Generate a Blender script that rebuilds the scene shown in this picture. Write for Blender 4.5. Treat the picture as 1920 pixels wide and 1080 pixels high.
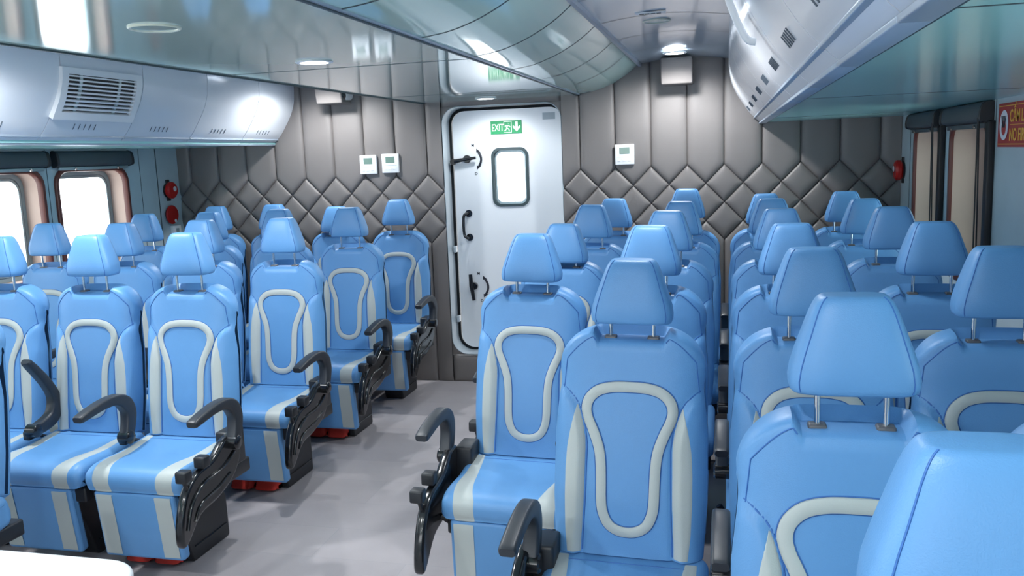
import bpy, bmesh, math
from mathutils import Vector, Matrix
from math import sin, cos, pi, radians

S = bpy.context.scene
C = S.collection
for _o in list(bpy.data.objects):
    bpy.data.objects.remove(_o)

# ------------------------------------------------------------------ camera
YAW, PIT, ROL, FPX = .2462, .1518, -.0392, 1624.4
fw = Vector((-sin(YAW)*cos(PIT), cos(YAW)*cos(PIT), -sin(PIT)))
r0 = Vector((cos(YAW), sin(YAW), 0))
u0 = r0.cross(fw)
rr = cos(ROL)*r0 + sin(ROL)*u0
uu = -sin(ROL)*r0 + cos(ROL)*u0
cam = bpy.data.cameras.new('camera')
cam.sensor_width = 36
cam.lens = FPX/1920*36
cam.clip_start = .02
camo = bpy.data.objects.new('camera', cam)
C.objects.link(camo)
camo.matrix_world = Matrix(((rr.x, uu.x, -fw.x, 0), (rr.y, uu.y, -fw.y, 0), (rr.z, uu.z, -fw.z, 1.73), (0, 0, 0, 1)))
S.camera = camo

# ------------------------------------------------------------------ world, exposure
S.view_settings.view_transform = 'Standard'
S.view_settings.look = 'None'
S.view_settings.gamma = 1
S.view_settings.use_curve_mapping = False
S.view_settings.exposure = 1.08
W = bpy.data.worlds.new('world')
S.world = W
W.use_nodes = True
_bg = W.node_tree.nodes['Background']
_bg.inputs[0].default_value = (.92, .96, 1.0, 1)
_bg.inputs[1].default_value = 2.6

# ------------------------------------------------------------------ materials
def lin(r, g, b):
    return tuple(((v/255)/12.92 if v/255 <= .04045 else ((v/255+.055)/1.055)**2.4) for v in (r, g, b)) + (1,)

def mat(name, rgb, rough=.5, metal=0, coat=0, emit=None, es=0, noise=None, bump=None, spec=.5):
    m = bpy.data.materials.new(name)
    m.use_nodes = True
    nt = m.node_tree
    p = nt.nodes['Principled BSDF']
    p.inputs['Base Color'].default_value = lin(*rgb)
    p.inputs['Roughness'].default_value = rough
    p.inputs['Metallic'].default_value = metal
    p.inputs['Coat Weight'].default_value = coat
    p.inputs['Coat Roughness'].default_value = .08
    p.inputs['Specular IOR Level'].default_value = spec
    if emit:
        p.inputs['Emission Color'].default_value = lin(*emit)
        p.inputs['Emission Strength'].default_value = es
    tc = nt.nodes.new('ShaderNodeTexCoord')
    if noise:
        sc, amt = noise
        n = nt.nodes.new('ShaderNodeTexNoise')
        n.inputs['Scale'].default_value = sc
        n.inputs['Detail'].default_value = 5
        nt.links.new(tc.outputs['Object'], n.inputs['Vector'])
        r = nt.nodes.new('ShaderNodeValToRGB')
        r.color_ramp.elements[0].position = .3
        r.color_ramp.elements[1].position = .7
        c = lin(*rgb)
        r.color_ramp.elements[0].color = tuple(v*(1-amt) for v in c[:3])+(1,)
        r.color_ramp.elements[1].color = tuple(min(1, v*(1+amt)) for v in c[:3])+(1,)
        nt.links.new(n.outputs['Fac'], r.inputs['Fac'])
        nt.links.new(r.outputs['Color'], p.inputs['Base Color'])
    if bump:
        sc, st = bump
        n = nt.nodes.new('ShaderNodeTexNoise')
        n.inputs['Scale'].default_value = sc
        n.inputs['Detail'].default_value = 3
        nt.links.new(tc.outputs['Object'], n.inputs['Vector'])
        b = nt.nodes.new('ShaderNodeBump')
        b.inputs['Strength'].default_value = st
        b.inputs['Distance'].default_value = .002
        nt.links.new(n.outputs['Fac'], b.inputs['Height'])
        nt.links.new(b.outputs['Normal'], p.inputs['Normal'])
    return m

M = {}
M['blue'] = mat('blue_vinyl', (96, 150, 202), .42, bump=(420, .25), noise=(3, .04))
M['seam'] = mat('blue_seam_thread', (52, 104, 172), .6)
M['grey'] = mat('pale_grey_vinyl', (180, 187, 184), .45, bump=(420, .2))
M['black'] = mat('black_gloss_plastic', (22, 23, 26), .18, coat=.4)
M['mblack'] = mat('black_matt_plastic', (34, 36, 40), .4)
M['arm'] = mat('charcoal_armrest_rubber', (44, 48, 54), .42)
M['chrome'] = mat('chrome', (215, 218, 220), .15, metal=1)
M['ferrule'] = mat('grey_plastic_guide', (88, 90, 94), .4)
M['pad'] = mat('taupe_padded_leather', (122, 117, 115), .42, bump=(300, .25), noise=(2, .05))
M['padgap'] = mat('dark_upholstery_gap', (60, 57, 58), .7)
M['ceil'] = mat('glossy_grey_ceiling_panel', (194, 218, 214), .07, coat=.4, spec=.7, noise=(1.2, .03))
M['ceilc'] = mat('glossy_pale_ceiling_panel', (196, 210, 222), .12, coat=.3, spec=.6)
M['curve'] = mat('glossy_green_tinted_panel', (190, 224, 216), .1, coat=.3, spec=.6)
M['soff'] = mat('glossy_teal_soffit_panel', (176, 232, 230), .16, coat=0, spec=.3)
M['joint'] = mat('dark_panel_joint', (58, 74, 78), .5)
M['slot'] = mat('slot_shadow_grey', (84, 94, 104), .5)
M['bin'] = mat('white_moulded_panel', (232, 236, 242), .22, coat=.3)
M['binrail'] = mat('pale_aluminium_rail', (170, 184, 200), .3, metal=.3)
M['hull'] = mat('blue_grey_hull_lining', (186, 202, 208), .5, noise=(6, .04))
M['floor'] = None
M['beige'] = mat('beige_window_reveal', (190, 164, 150), .6, noise=(4, .05))
M['redbrown'] = mat('dark_red_brown_window_trim', (104, 52, 44), .4)
M['blktrim'] = mat('black_rubber_trim', (24, 22, 26), .5)
M['alu'] = mat('pale_aluminium', (168, 186, 192), .3, metal=.5)
M['blind'] = mat('charcoal_roller_blind', (74, 82, 88), .5)
M['white'] = mat('white_painted_steel', (232, 236, 240), .3, coat=.2)
M['coam'] = mat('grey_door_coaming', (168, 180, 188), .35)
M['rubber'] = mat('black_door_seal', (20, 26, 30), .6)
M['wplast'] = mat('white_plastic', (236, 238, 240), .35)
M['lcd'] = mat('green_grey_display', (112, 138, 128), .15)
M['green'] = mat('exit_sign_green', (28, 140, 86), .5)
M['cream'] = mat('exit_sign_cream', (226, 244, 224), .5)
M['red'] = mat('red_plastic', (190, 26, 24), .3)
M['orange'] = mat('orange_red_fabric', (206, 52, 40), .7, bump=(200, .3))
M['sred'] = mat('sign_red', (176, 26, 30), .4)
M['yellow'] = mat('sign_yellow', (236, 186, 74), .5)
M['swhite'] = mat('sign_white', (226, 228, 232), .5)
M['dark'] = mat('dark_ink', (34, 38, 50), .6)
M['lamp'] = mat('downlight_diffuser', (255, 255, 255), .5, emit=(250, 252, 255), es=14)
M['ivory'] = mat('ivory_ring', (206, 212, 196), .3)

def carpet():
    m = bpy.data.materials.new('grey_carpet_tiles')
    m.use_nodes = True
    nt = m.node_tree; N = nt.nodes; L = nt.links
    p = N['Principled BSDF']; p.inputs['Roughness'].default_value = .85
    tc = N.new('ShaderNodeTexCoord')
    br = N.new('ShaderNodeTexBrick')
    br.inputs['Scale'].default_value = 1.0
    br.inputs['Brick Width'].default_value = .9
    br.inputs['Row Height'].default_value = .3
    br.inputs['Mortar Size'].default_value = .002
    br.inputs['Color1'].default_value = lin(184, 177, 180)
    br.inputs['Color2'].default_value = lin(173, 167, 171)
    br.inputs['Mortar'].default_value = lin(172, 168, 172)
    L.new(tc.outputs['Object'], br.inputs['Vector'])
    n = N.new('ShaderNodeTexNoise'); n.inputs['Scale'].default_value = 2.4; n.inputs['Detail'].default_value = 6
    L.new(tc.outputs['Object'], n.inputs['Vector'])
    mx = N.new('ShaderNodeMixRGB'); mx.blend_type = 'MULTIPLY'; mx.inputs[0].default_value = .35
    L.new(br.outputs['Color'], mx.inputs[1]); L.new(n.outputs['Fac'], mx.inputs[2])
    g = N.new('ShaderNodeMixRGB'); g.blend_type = 'ADD'; g.inputs[0].default_value = .06
    L.new(mx.outputs[0], g.inputs[1])
    n2 = N.new('ShaderNodeTexNoise'); n2.inputs['Scale'].default_value = 500
    L.new(tc.outputs['Object'], n2.inputs['Vector']); L.new(n2.outputs['Fac'], g.inputs[2])
    L.new(g.outputs[0], p.inputs['Base Color'])
    b = N.new('ShaderNodeBump'); b.inputs['Strength'].default_value = .3; b.inputs['Distance'].default_value = .003
    L.new(n2.outputs['Fac'], b.inputs['Height']); L.new(b.outputs['Normal'], p.inputs['Normal'])
    return m
M['floor'] = carpet()

def glass():
    m = bpy.data.materials.new('window_glass')
    m.use_nodes = True
    nt = m.node_tree; N = nt.nodes; L = nt.links
    N.remove(N['Principled BSDF'])
    out = N['Material Output']
    t = N.new('ShaderNodeBsdfTransparent'); t.inputs[0].default_value = (.93, .97, .98, 1)
    g = N.new('ShaderNodeBsdfGlossy'); g.inputs['Roughness'].default_value = .02
    f = N.new('ShaderNodeFresnel'); f.inputs['IOR'].default_value = 1.35
    mx = N.new('ShaderNodeMixShader')
    L.new(f.outputs[0], mx.inputs[0]); L.new(t.outputs[0], mx.inputs[1]); L.new(g.outputs[0], mx.inputs[2])
    L.new(mx.outputs[0], out.inputs['Surface'])
    return m
M['glass'] = glass()
M['tglass'] = glass()
M['tglass'].name = 'green_tinted_window_glass'
M['tglass'].node_tree.nodes['Transparent BSDF'].inputs[0].default_value = (.66, .86, .84, 1)

# ------------------------------------------------------------------ helpers
class MB:
    """collects shapes and links them as one mesh object"""
    def __init__(s):
        s.v = []; s.f = []; s.m = []; s.mats = []
    def mi(s, m):
        if m not in s.mats: s.mats.append(m)
        return s.mats.index(m)
    def add(s, vs, fs, m):
        k = len(s.v); i = s.mi(m)
        s.v += [tuple(p) for p in vs]
        s.f += [tuple(k+a for a in f) for f in fs]
        s.m += [i]*len(fs)
    def build(s, name, parent=None, smooth=40, loc=None):
        me = bpy.data.meshes.new(name)
        me.from_pydata(s.v, [], s.f)
        for m in s.mats: me.materials.append(M[m])
        me.polygons.foreach_set('material_index', s.m)
        me.update()
        bm = bmesh.new(); bm.from_mesh(me)
        bmesh.ops.recalc_face_normals(bm, faces=bm.faces)
        bm.to_mesh(me); bm.free()
        if smooth:
            me.polygons.foreach_set('use_smooth', [True]*len(me.polygons))
            me.set_sharp_from_angle(angle=radians(smooth))
        o = bpy.data.objects.new(name, me)
        C.objects.link(o)
        if parent: o.parent = parent
        if loc: o.location = loc
        return o
    # shapes
    def box(s, x0, x1, y0, y1, z0, z1, m, b=0):
        if x0 > x1: x0, x1 = x1, x0
        if y0 > y1: y0, y1 = y1, y0
        if b <= 0:
            v = [(x, y, z) for x in (x0, x1) for y in (y0, y1) for z in (z0, z1)]
            s.add(v, [(0, 1, 3, 2), (4, 6, 7, 5), (0, 4, 5, 1), (2, 3, 7, 6), (0, 2, 6, 4), (1, 5, 7, 3)], m)
            return
        bm = bmesh.new()
        bmesh.ops.create_cube(bm, size=1)
        for q in bm.verts:
            q.co = Vector(((x0+x1)/2+q.co.x*(x1-x0), (y0+y1)/2+q.co.y*(y1-y0), (z0+z1)/2+q.co.z*(z1-z0)))
        bmesh.ops.bevel(bm, geom=bm.edges[:], offset=b, segments=3, profile=.5, affect='EDGES')
        bm.verts.index_update()
        s.add([q.co for q in bm.verts], [[q.index for q in f.verts] for f in bm.faces], m)
        bm.free()
    def grid(s, rows, m, closed=False):
        n = len(rows[0]); v = [p for r in rows for p in r]; f = []
        for i in range(len(rows)-1):
            for j in range(n if closed else n-1):
                k = (j+1) % n
                f.append((i*n+j, i*n+k, (i+1)*n+k, (i+1)*n+j))
        s.add(v, f, m)
    def tube(s, pts, r, m, seg=8, cap=True):
        pts = [Vector(p) for p in pts]; rows = []; up = Vector((0, 0, 1)); prev = None
        for i, p in enumerate(pts):
            t = (pts[min(i+1, len(pts)-1)]-pts[max(i-1, 0)]).normalized()
            a = prev-t*prev.dot(t) if prev else t.cross(up if abs(t.z) < .9 else Vector((1, 0, 0)))
            a.normalize(); prev = a; b = t.cross(a)
            rad = r[i] if isinstance(r, (list, tuple)) else r
            rows.append([p+rad*(cos(2*pi*k/seg)*a+sin(2*pi*k/seg)*b) for k in range(seg)])
        s.grid(rows, m, True)
        if cap:
            s.add(rows[0], [tuple(range(seg))], m); s.add(rows[-1], [tuple(range(seg))], m)
    def extr(s, prof, x0, x1, r, m, seg=4, axis='x'):
        """closed 2-D profile swept along an axis with rounded rims"""
        if x0 > x1: x0, x1 = x1, x0
        A = sum(prof[i][0]*prof[(i+1) % len(prof)][1]-prof[(i+1) % len(prof)][0]*prof[i][1] for i in range(len(prof)))
        if A < 0: prof = prof[::-1]
        n = len(prof); nr = []
        for i in range(n):
            a, b, c = prof[i-1], prof[i], prof[(i+1) % n]
            def nn(p, q):
                d = math.hypot(q[0]-p[0], q[1]-p[1]) or 1
                return ((q[1]-p[1])/d, -(q[0]-p[0])/d)
            n1, n2 = nn(a, b), nn(b, c)
            w = (n1[0]+n2[0], n1[1]+n2[1]); l = math.hypot(*w) or 1
            nr.append((w[0]/l, w[1]/l))
        def ring(x, ins):
            o = []
            for (a, b), (na, nb) in zip(prof, nr):
                p, q = a-na*ins, b-nb*ins
                o.append((x, p, q) if axis == 'x' else (p, x, q) if axis == 'y' else (p, q, x))
            return o
        rows = []
        if r > 0:
            for k in range(seg+1):
                t = k/seg*pi/2; rows.append(ring(x0+r*(1-sin(t)), r*(1-cos(t))))
            rows = rows[::-1]
            for k in range(seg+1):
                t = k/seg*pi/2; rows.append(ring(x1-r*(1-sin(t)), r*(1-cos(t))))
        else: rows = [ring(x0, 0), ring(x1, 0)]
        s.grid(rows, m, True)
        s.add(rows[0], [tuple(range(n))], m); s.add(rows[-1], [tuple(range(n))], m)
    def cyl(s, c, ax, r, h, m, seg=20, b=0):
        c = Vector(c); ax = Vector(ax).normalized()
        if b: pts = [c, c+ax*.0001, c+ax*b, c+ax*(h-b), c+ax*(h-.0001), c+ax*h]; rd = [r-b, r-b, r, r, r-b, 0.0001]
        else: pts = [c, c+ax*h]; rd = [r, r]
        s.tube(pts, rd, m, seg)
    def dome(s, c, ax, r, k, m, seg=20, n=6):
        c = Vector(c); ax = Vector(ax).normalized()
        pts = [c+ax*(r*k*sin(i/n*pi/2)) for i in range(n+1)]
        s.tube(pts, [max(r*cos(i/n*pi/2), .0002) for i in range(n+1)], m, seg)

def smooth_loop(pts, n=4, closed=True):
    """Catmull-Rom through points"""
    P = [Vector(p) for p in pts]; N = len(P); o = []
    for i in range(N if closed else N-1):
        a, b, c, d = (P[(i-1) % N], P[i], P[(i+1) % N], P[(i+2) % N]) if closed else (P[max(i-1, 0)], P[i], P[i+1], P[min(i+2, N-1)])
        for k in range(n):
            t = k/n
            o.append(.5*((2*b)+(c-a)*t+(2*a-5*b+4*c-d)*t*t+(3*b-3*c+d-a)*t**3))
    if not closed: o.append(P[-1])
    return [tuple(q) for q in o]

def round_poly(pts, r, n=4):
    o = []; N = len(pts)
    for i in range(N):
        a, b, c = (Vector(pts[j % N]) for j in (i-1, i, i+1))
        d1, d2 = (a-b), (c-b); l = min(d1.length, d2.length)*.45; q = min(r, l)
        p1 = b+d1.normalized()*q; p2 = b+d2.normalized()*q
        for k in range(n+1):
            t = k/n; o.append(tuple((1-t)**2*p1+2*t*(1-t)*b+t*t*p2))
    return o

def stroke(pts, ws):
    P = [Vector(p) for p in pts]; L = []; R_ = []
    for i, p in enumerate(P):
        t = (P[min(i+1, len(P)-1)]-P[max(i-1, 0)]).normalized(); n = Vector((-t.y, t.x))
        L.append(tuple(p+n*ws[i])); R_.append(tuple(p-n*ws[i]))
    return L+R_[::-1]

def rrect(cx, cz, w, h, r, n=6):
    o = []
    for qx, qz, a in ((1, 1, 0), (-1, 1, 90), (-1, -1, 180), (1, -1, 270)):
        for k in range(n+1):
            t = radians(a+90*k/n)
            o.append((cx+qx*(w/2-r)+r*cos(t), cz+qz*(h/2-r)+r*sin(t)))
    return o

def lerp(a, b, t): return a+(b-a)*t
def sst(a, b, x):
    t = max(0, min(1, (x-a)/(b-a))); return t*t*(3-2*t)
def interp(tab, x):
    if x <= tab[0][0]: return tab[0][1]
    for (a, b), (c, d) in zip(tab, tab[1:]):
        if x <= c: return lerp(b, d, (x-a)/(c-a))
    return tab[-1][1]

def tag(o, label=None, cat=None, group=None, kind=None):
    if label: o['label'] = label
    if cat: o['category'] = cat
    if group: o['group'] = group
    if kind: o['kind'] = kind
    return o
def empty(name, loc=(0, 0, 0), **k):
    o = bpy.data.objects.new(name, None); C.objects.link(o); o.location = loc
    o.empty_display_size = .1
    return tag(o, **k)
def copy_tree(o, parent=None):
    c = o.copy(); C.objects.link(c); c.parent = parent
    for ch in o.children: copy_tree(ch, c)
    return c
def text_mesh(mb, s, size, m, place, depth=.0006, align='LEFT', sx=1.0):
    cu = bpy.data.curves.new('t', 'FONT'); cu.body = s; cu.size = size; cu.extrude = depth; cu.align_x = align
    cu.offset = size*.012
    o = bpy.data.objects.new('t', cu); C.objects.link(o)
    dg = bpy.context.evaluated_depsgraph_get(); dg.update()
    me = bpy.data.meshes.new_from_object(o.evaluated_get(dg))
    mb.add([place(v.co.x*sx, v.co.y, v.co.z) for v in me.vertices], [tuple(p.vertices) for p in me.polygons], m)
    bpy.data.objects.remove(o); bpy.data.curves.remove(cu); bpy.data.meshes.remove(me)

# ------------------------------------------------------------------ dimensions
XL, XR, D = -4.35, 1.13, 6.31
YF = -2.6                      # forward end of the cabin, behind the camera
ZA, ZC, ZS = 2.14, 2.34, 1.888  # aisle ceiling, centre ceiling, soffit
XA, XB = -2.21, -1.04          # aisle ceiling edges

# ------------------------------------------------------------------ floor
f = MB(); f.box(XL-.2, XR+.2, YF, D+.3, -.06, 0, 'floor'); tag(f.build('floor', smooth=0), kind='structure')

# ------------------------------------------------------------------ ceilings
SEAM = [-2.27+.65*k for k in range(13)]
c = MB()
c.box(XA, XB, YF, D+.02, ZA, ZA+.02, 'ceil')
for y in (-1.6, -.0, 1.75, 3.62, 5.5): c.box(XA, XB, y, y+.006, ZA-.0012, ZA, 'joint')
for x in (XA, XB): c.box(x-.006, x+.006, YF, D, ZA-.006, ZA+.022, 'joint')
c.box(XA-.016, XA-.006, YF, D, ZA-.002, ZA+.03, 'binrail')
c.box(XB+.006, XB+.016, YF, D, ZA-.002, ZA+.03, 'binrail')
tag(c.build('ceiling', smooth=0), kind='structure')
def curve_panel(sx):
    e0 = XB if sx > 0 else XA
    pts = [(0.012, ZA+.004), (.12, ZA+.02), (.22, ZA+.052), (.31, ZA+.095), (.38, ZA+.14), (.44, ZA+.19)]
    pts = smooth_loop([(a, b) for a, b in pts], 4, False)
    b = MB()
    b.grid([[(e0+sx*a, y, z) for a, z in pts] for y in (YF, D+.02)], 'curve')
    b.grid([[(e0+sx*a, y, z+.02) for a, z in pts] for y in (YF, D+.02)], 'curve')
    for y in SEAM:
        b.grid([[(e0+sx*a, yy, z-.001) for a, z in pts] for yy in (y, y+.011)], 'joint')
    b.box(e0+sx*.44, e0+sx*.46, YF, D, ZC-.03, ZC+.01, 'binrail')
    return tag(b.build('ceiling_curve', smooth=30), kind='structure')
curve_panel(1); curve_panel(-1)
def centre_panel(x0, x1):
    b = MB(); n = 10
    def zz(t): return ZC-.012+.03*sin(pi*t)
    rows = [[(lerp(x0, x1, t/n), y, zz(t/n)) for t in range(n+1)] for y in (YF, D+.02)]
    b.grid(rows, 'ceilc'); b.grid([[(x, y, z+.02) for x, y, z in r] for r in rows], 'ceilc')
    for y in SEAM:
        b.grid([[(lerp(x0, x1, t/n), yy, zz(t/n)-.001) for t in range(n+1)] for yy in (y, y+.007)], 'joint')
    return tag(b.build('ceiling_upper', smooth=30), kind='structure')
centre_panel(XB+.44, .03); centre_panel(-3.27, XA-.44)
c = MB()
for a, b_ in ((.235, XR+.02), (XL-.02, -3.455)):
    c.box(a, b_, YF, D+.02, ZS, ZS+.02, 'soff')
    for y in (-1.2, .9, 3.0, 5.1): c.box(a, b_, y+.3, y+.305, ZS-.001, ZS, 'joint')
c.box(.262, .274, YF, D, ZS-.001, ZS, 'joint')
tag(c.build('ceiling_soffit', smooth=0), kind='structure')
c = MB(); c.box(XL-.3, XR+.3, YF, D+.3, ZC+.12, ZC+.2, 'joint'); tag(c.build('ceiling_deck', smooth=0), kind='structure')

# ------------------------------------------------------------------ overhead locker fairings
BP = smooth_loop([(0, 2.335), (.0, 2.29), (.008, 2.2), (.04, 2.11), (.095, 2.02), (.145, 1.95), (.205, 1.892)], 4, False)
def locker(side, y0, y1, label):
    # side -1: left (port) row, +1: right row; the skin bulges towards the aisle
    e = -3.26 if side < 0 else .012
    fx = lambda a: e+side*a
    t = empty('overhead_locker', (fx(.1), (y0+y1)/2, 1.892), label=label, cat='overhead locker', group='white overhead lockers along both sides')
    ox, oy, oz = t.location
    b = MB(); g = .003
    skin = [[(fx(a)-ox, y-oy, z-oz) for a, z in BP] for y in (y0+g, y1-g)]
    b.grid(skin, 'bin')
    back = [(fx(a+.02)-ox, z-oz) for a, z in BP]
    for y in (y0+g, y1-g):
        b.grid([[(fx(a)-ox, y-oy, z-oz) for a, z in BP], [(x, y-oy, z) for x, z in back]], 'bin')
    shell = b
    r = MB()
    r.box(fx(.165)-ox, fx(.18)-ox, y0-oy+g, y1-oy-g, 1.915-oz, 1.925-oz, 'binrail', .002)
    r.box(fx(.2)-ox, fx(.245)-ox, y0-oy, y1-oy, 1.878-oz, 1.89-oz, 'binrail', .003)
    r.build('edge_rail', t)
    s_ = shell
    for k in range(5):
        a0, z0 = .118, 1.986
        yy = -.13+k*.04
        s_.tube([(fx(a0-.004)-ox, yy, z0-oz), (fx(a0+.018)-ox, yy+.004, z0-.028-oz)], .0018, 'slot', 6)
    shell.build('locker_shell', t, 35)
    return t
ords = ['first', 'second', 'third', 'fourth', 'fifth', 'sixth', 'seventh', 'eighth', 'ninth', 'tenth']
for k in range(10):
    y1 = D-.002 if k == 0 else 5.755-.645*(k-1); y0 = 5.755-.645*k
    t = locker(-1, y0, y1, 'white curved overhead locker on the left, %s from the padded wall%s' % (ords[k], ', carrying the air grille' if k == 3 else ''))
    t2 = locker(1, y0, y1, 'white curved overhead locker on the right, %s from the padded wall' % ords[k])
    if k == 5:
        h = MB()
        h.tube(smooth_loop([(-.03, -.17, .135), (-.06, -.17, .15), (-.10, -.17, .24), (-.125, -.17, .33), (-.10, -.17, .345)], 4, False), .011, 'wplast', 10)
        h.build('grab_handle', t2)
# air grille on the fourth left locker
vt = empty('air_grille', (-3.262, 4.12, 2.17), label='white louvred air grille set in the left overhead lockers', cat='vent')
def gr(u, v, o=0):   # u along y, v down the bulging face, o outward
    z = 2.262-v
    a = interp([(1.892, .205), (1.95, .145), (2.02, .095), (2.11, .04), (2.2, .008), (2.29, 0)], z)
    sl = interp([(1.95, .9), (2.02, .7), (2.11, .45), (2.2, .2), (2.29, 0)], z)
    return (-3.26-a+o-vt.location.x, 4.12+u-vt.location.y, z-o*sl-vt.location.z)
fr = MB()
def gstrip(b, u0, u1, v0, v1, o, m, n=8):
    rows = [[gr(u, lerp(v0, v1, i/n), o) for i in range(n+1)] for u in (u0, u1)]
    rows2 = [[gr(u, lerp(v0, v1, i/n), -.004) for i in range(n+1)] for u in (u0, u1)]
    b.grid(rows, m); b.grid([rows[0], rows2[0]], m); b.grid([rows[1], rows2[1]], m)
    b.grid([[r[0] for r in rows], [r[0] for r in rows2]], m); b.grid([[r[-1] for r in rows], [r[-1] for r in rows2]], m)
gstrip(fr, -.31, .31, 0, .032, .022, 'wplast'); gstrip(fr, -.31, .31, .21, .245, .022, 'wplast')
gstrip(fr, -.31, -.265, .032, .21, .022, 'wplast'); gstrip(fr, .265, .31, .032, .21, .022, 'wplast')
fr.build('grille_frame', vt)
bk = MB(); gstrip(bk, -.265, .265, .032, .21, .003, 'blktrim'); bk.build('grille_backing', vt)
sl = MB()
for k in range(9): gstrip(sl, -.265, .265, .036+k*.0195, .044+k*.0195, .018, 'wplast', 2)
for u in (-.17, .13): gstrip(sl, u, u+.02, .032, .21, .009, 'alu')
sl.build('louvres', vt)

# ------------------------------------------------------------------ padded back wall
SP = .2541; XR0 = -1.0338; XL0 = -2.205; ZT = 1.73-.117; HD = .263; PD = .026
DXL, DXR = XL0+SP/2, XR0-SP/2      # door bay
w = MB()
def puff(d, r=.03):
    t = max(0, min(1, d/r)); return math.sqrt(max(0, 1-(1-t)**2))
EDG = [0, .02, .05, .1, .2, .35, .5, .65, .8, .9, .95, .98, 1]
def diamond(cx, cz, xmin, xmax):
    n = len(EDG)
    hx, hz = SP/2, HD/2
    L = math.hypot(hx, hz)
    V = []; F = []
    for i, u in enumerate(EDG):
        for j, v in enumerate(EDG):
            x = cx+(u-v)*hx; z = cz+(u+v-1)*hz
            d = min(min(u, 1-u), min(v, 1-v))*L
            V.append((x, D-.004-PD*puff(d, .05)*(1 if True else 0), z))
    for i in range(n-1):
        for j in range(n-1):
            a, b, c_, d_ = i*n+j, (i+1)*n+j, (i+1)*n+j+1, i*n+j+1
            for tr in ((a, b, c_), (a, c_, d_)):
                mx = sum(V[q][0] for q in tr)/3
                if xmin <= mx <= xmax: F.append(tr)
    w.add(V, F, 'pad')
def strip(xs, zbot, ztop, up=True, side='full'):
    """column between seams; zigzag end towards the diamonds"""
    us = EDG if side == 'full' else ([u for u in EDG if u <= .5] if side == 'left' else [u for u in EDG if u >= .5])
    rows = []
    nv = [0, .01, .025, .05, .09, .15, .3, .5, .7, .85, .93, .97, 1]
    for u in us:
        x = xs+u*SP; zz = abs(2*u-1)
        ze = (zbot-HD/2*(1-zz)) if up else (zbot+HD/2*(1-zz))
        r = []
        for v in nv:
            z = lerp(ze, ztop, v)
            dd = min(u*SP, (1-u)*SP, abs(z-ze)*.7, abs(ztop-z)+.006)
            r.append((x, D-.004-PD*puff(dd, .05), z))
        rows.append(r)
    w.grid(rows, 'pad')
ZTOP = ZC+.04
def wall_run(x0, n):
    # seams at x0 + i*SP, i = 0..n-1 ; ends half a module beyond
    a, b = x0-SP/2, x0+(n-1)*SP+SP/2
    for i in range(n):
        X = x0+i*SP
        diamond(X, ZT-HD/2, a, b); diamond(X, ZT-1.5*HD, a, b)
    for i in range(-1, n):
        diamond(x0+i*SP+SP/2, ZT-HD, a, b)
        sd = 'right' if i == -1 else 'left' if i == n-1 else 'full'
        strip(x0+i*SP, ZT, ZTOP, True, sd)
        strip(x0+i*SP, ZT-2*HD, 0.0, False, sd)
    # dark backing seen in the seams
    w.box(a, b, D-.004, D+.1, 0, ZTOP, 'padgap')
wall_run(XR0, 9)
wall_run(XL0-8*SP, 9)
# door bay: above and below the opening
def flat_pad(x0, x1, z0, z1):
    r = []
    for u in EDG:
        x = lerp(x0, x1, u)
        r.append([(x, D-.004-PD*puff(min(u, 1-u)*(x1-x0)+0, .05)*puff(min(v, 1-v)*(z1-z0)+.004, .05), lerp(z0, z1, v)) for v in EDG])
    w.grid(r, 'pad')
DZ0, DZ1 = .215, 2.105
for i in range(3):
    a = lerp(DXL, DXR, i/3); b_ = lerp(DXL, DXR, (i+1)/3)
    flat_pad(a, b_, 0, DZ0-.01)
flat_pad(DXL, DXR, DZ1, ZTOP)
w.box(DXL, DXR, D-.004, D+.1, 0, DZ0-.02, 'padgap')
w.box(DXL, DXR, D-.004, D+.1, DZ1+.01, ZTOP, 'padgap')
tag(w.build('wall_back', smooth=50), kind='structure')
# padded wedge boxes under the upper ceiling
for k, xc in enumerate((-.33, -2.89)):
    b = MB()
    prof = [(D-.24, ZC+.0), (D-.2, 2.165), (D-.02, 2.165), (D-.02, ZC+.0)]
    b.extr(round_poly(prof, .012), xc-.105, xc+.105, .012, 'pad')
    tag(b.build('trim_%d' % (k+1)), kind='structure')

# ------------------------------------------------------------------ door
DY = D+.13
door = empty('door_1', (DXL+.1, DY, 0), kind='structure')
def dl(b): return [(x-door.location.x, y-door.location.y, z) for x, y, z in b]
class DMB(MB):
    dx = 0
    def add(s, vs, fs, m):
        ox, oy, oz = door.location
        super().add([(p[0]-ox+self_dx(s), p[1]-oy, p[2]-oz) for p in vs], fs, m)
def self_dx(s): return HWDX
HWDX = 0
cx, cz = (DXL+DXR)/2, (DZ0+DZ1)/2
ow, oh = DXR-DXL, DZ1-DZ0
def loopbridge(b, l0, y0, l1, y1, m):
    b.grid([[(x, y0, z) for x, z in l0], [(x, y1, z) for x, z in l1]], m, True)
co = DMB()
Lo = rrect(cx, cz, ow, oh, .001, 8); L1 = rrect(cx, cz, ow-.0, oh-.0, .13, 8)
loopbridge(co, [(x, z) for x, z in Lo], D-.014, L1, D-.02, 'pad')
Lf = rrect(cx, cz, ow-.012, oh-.012, .125, 8)
loopbridge(co, L1, D-.02, Lf, D-.024, 'coam'); loopbridge(co, Lf, D-.024, Lf, DY+.06, 'coam')
co.build('door_coaming', door)
se = DMB()
Ls = rrect(cx, cz, ow-.014, oh-.014, .12, 8); Lt = rrect(cx, cz, ow-.06, oh-.06, .1, 8)
loopbridge(se, Ls, DY+.012, Lt, DY+.004, 'rubber'); loopbridge(se, Ls, DY+.012, Ls, DY+.03, 'rubber'); loopbridge(se, Lt, DY+.004, Lt, DY+.03, 'rubber')
se.build('door_seal', door)
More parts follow.
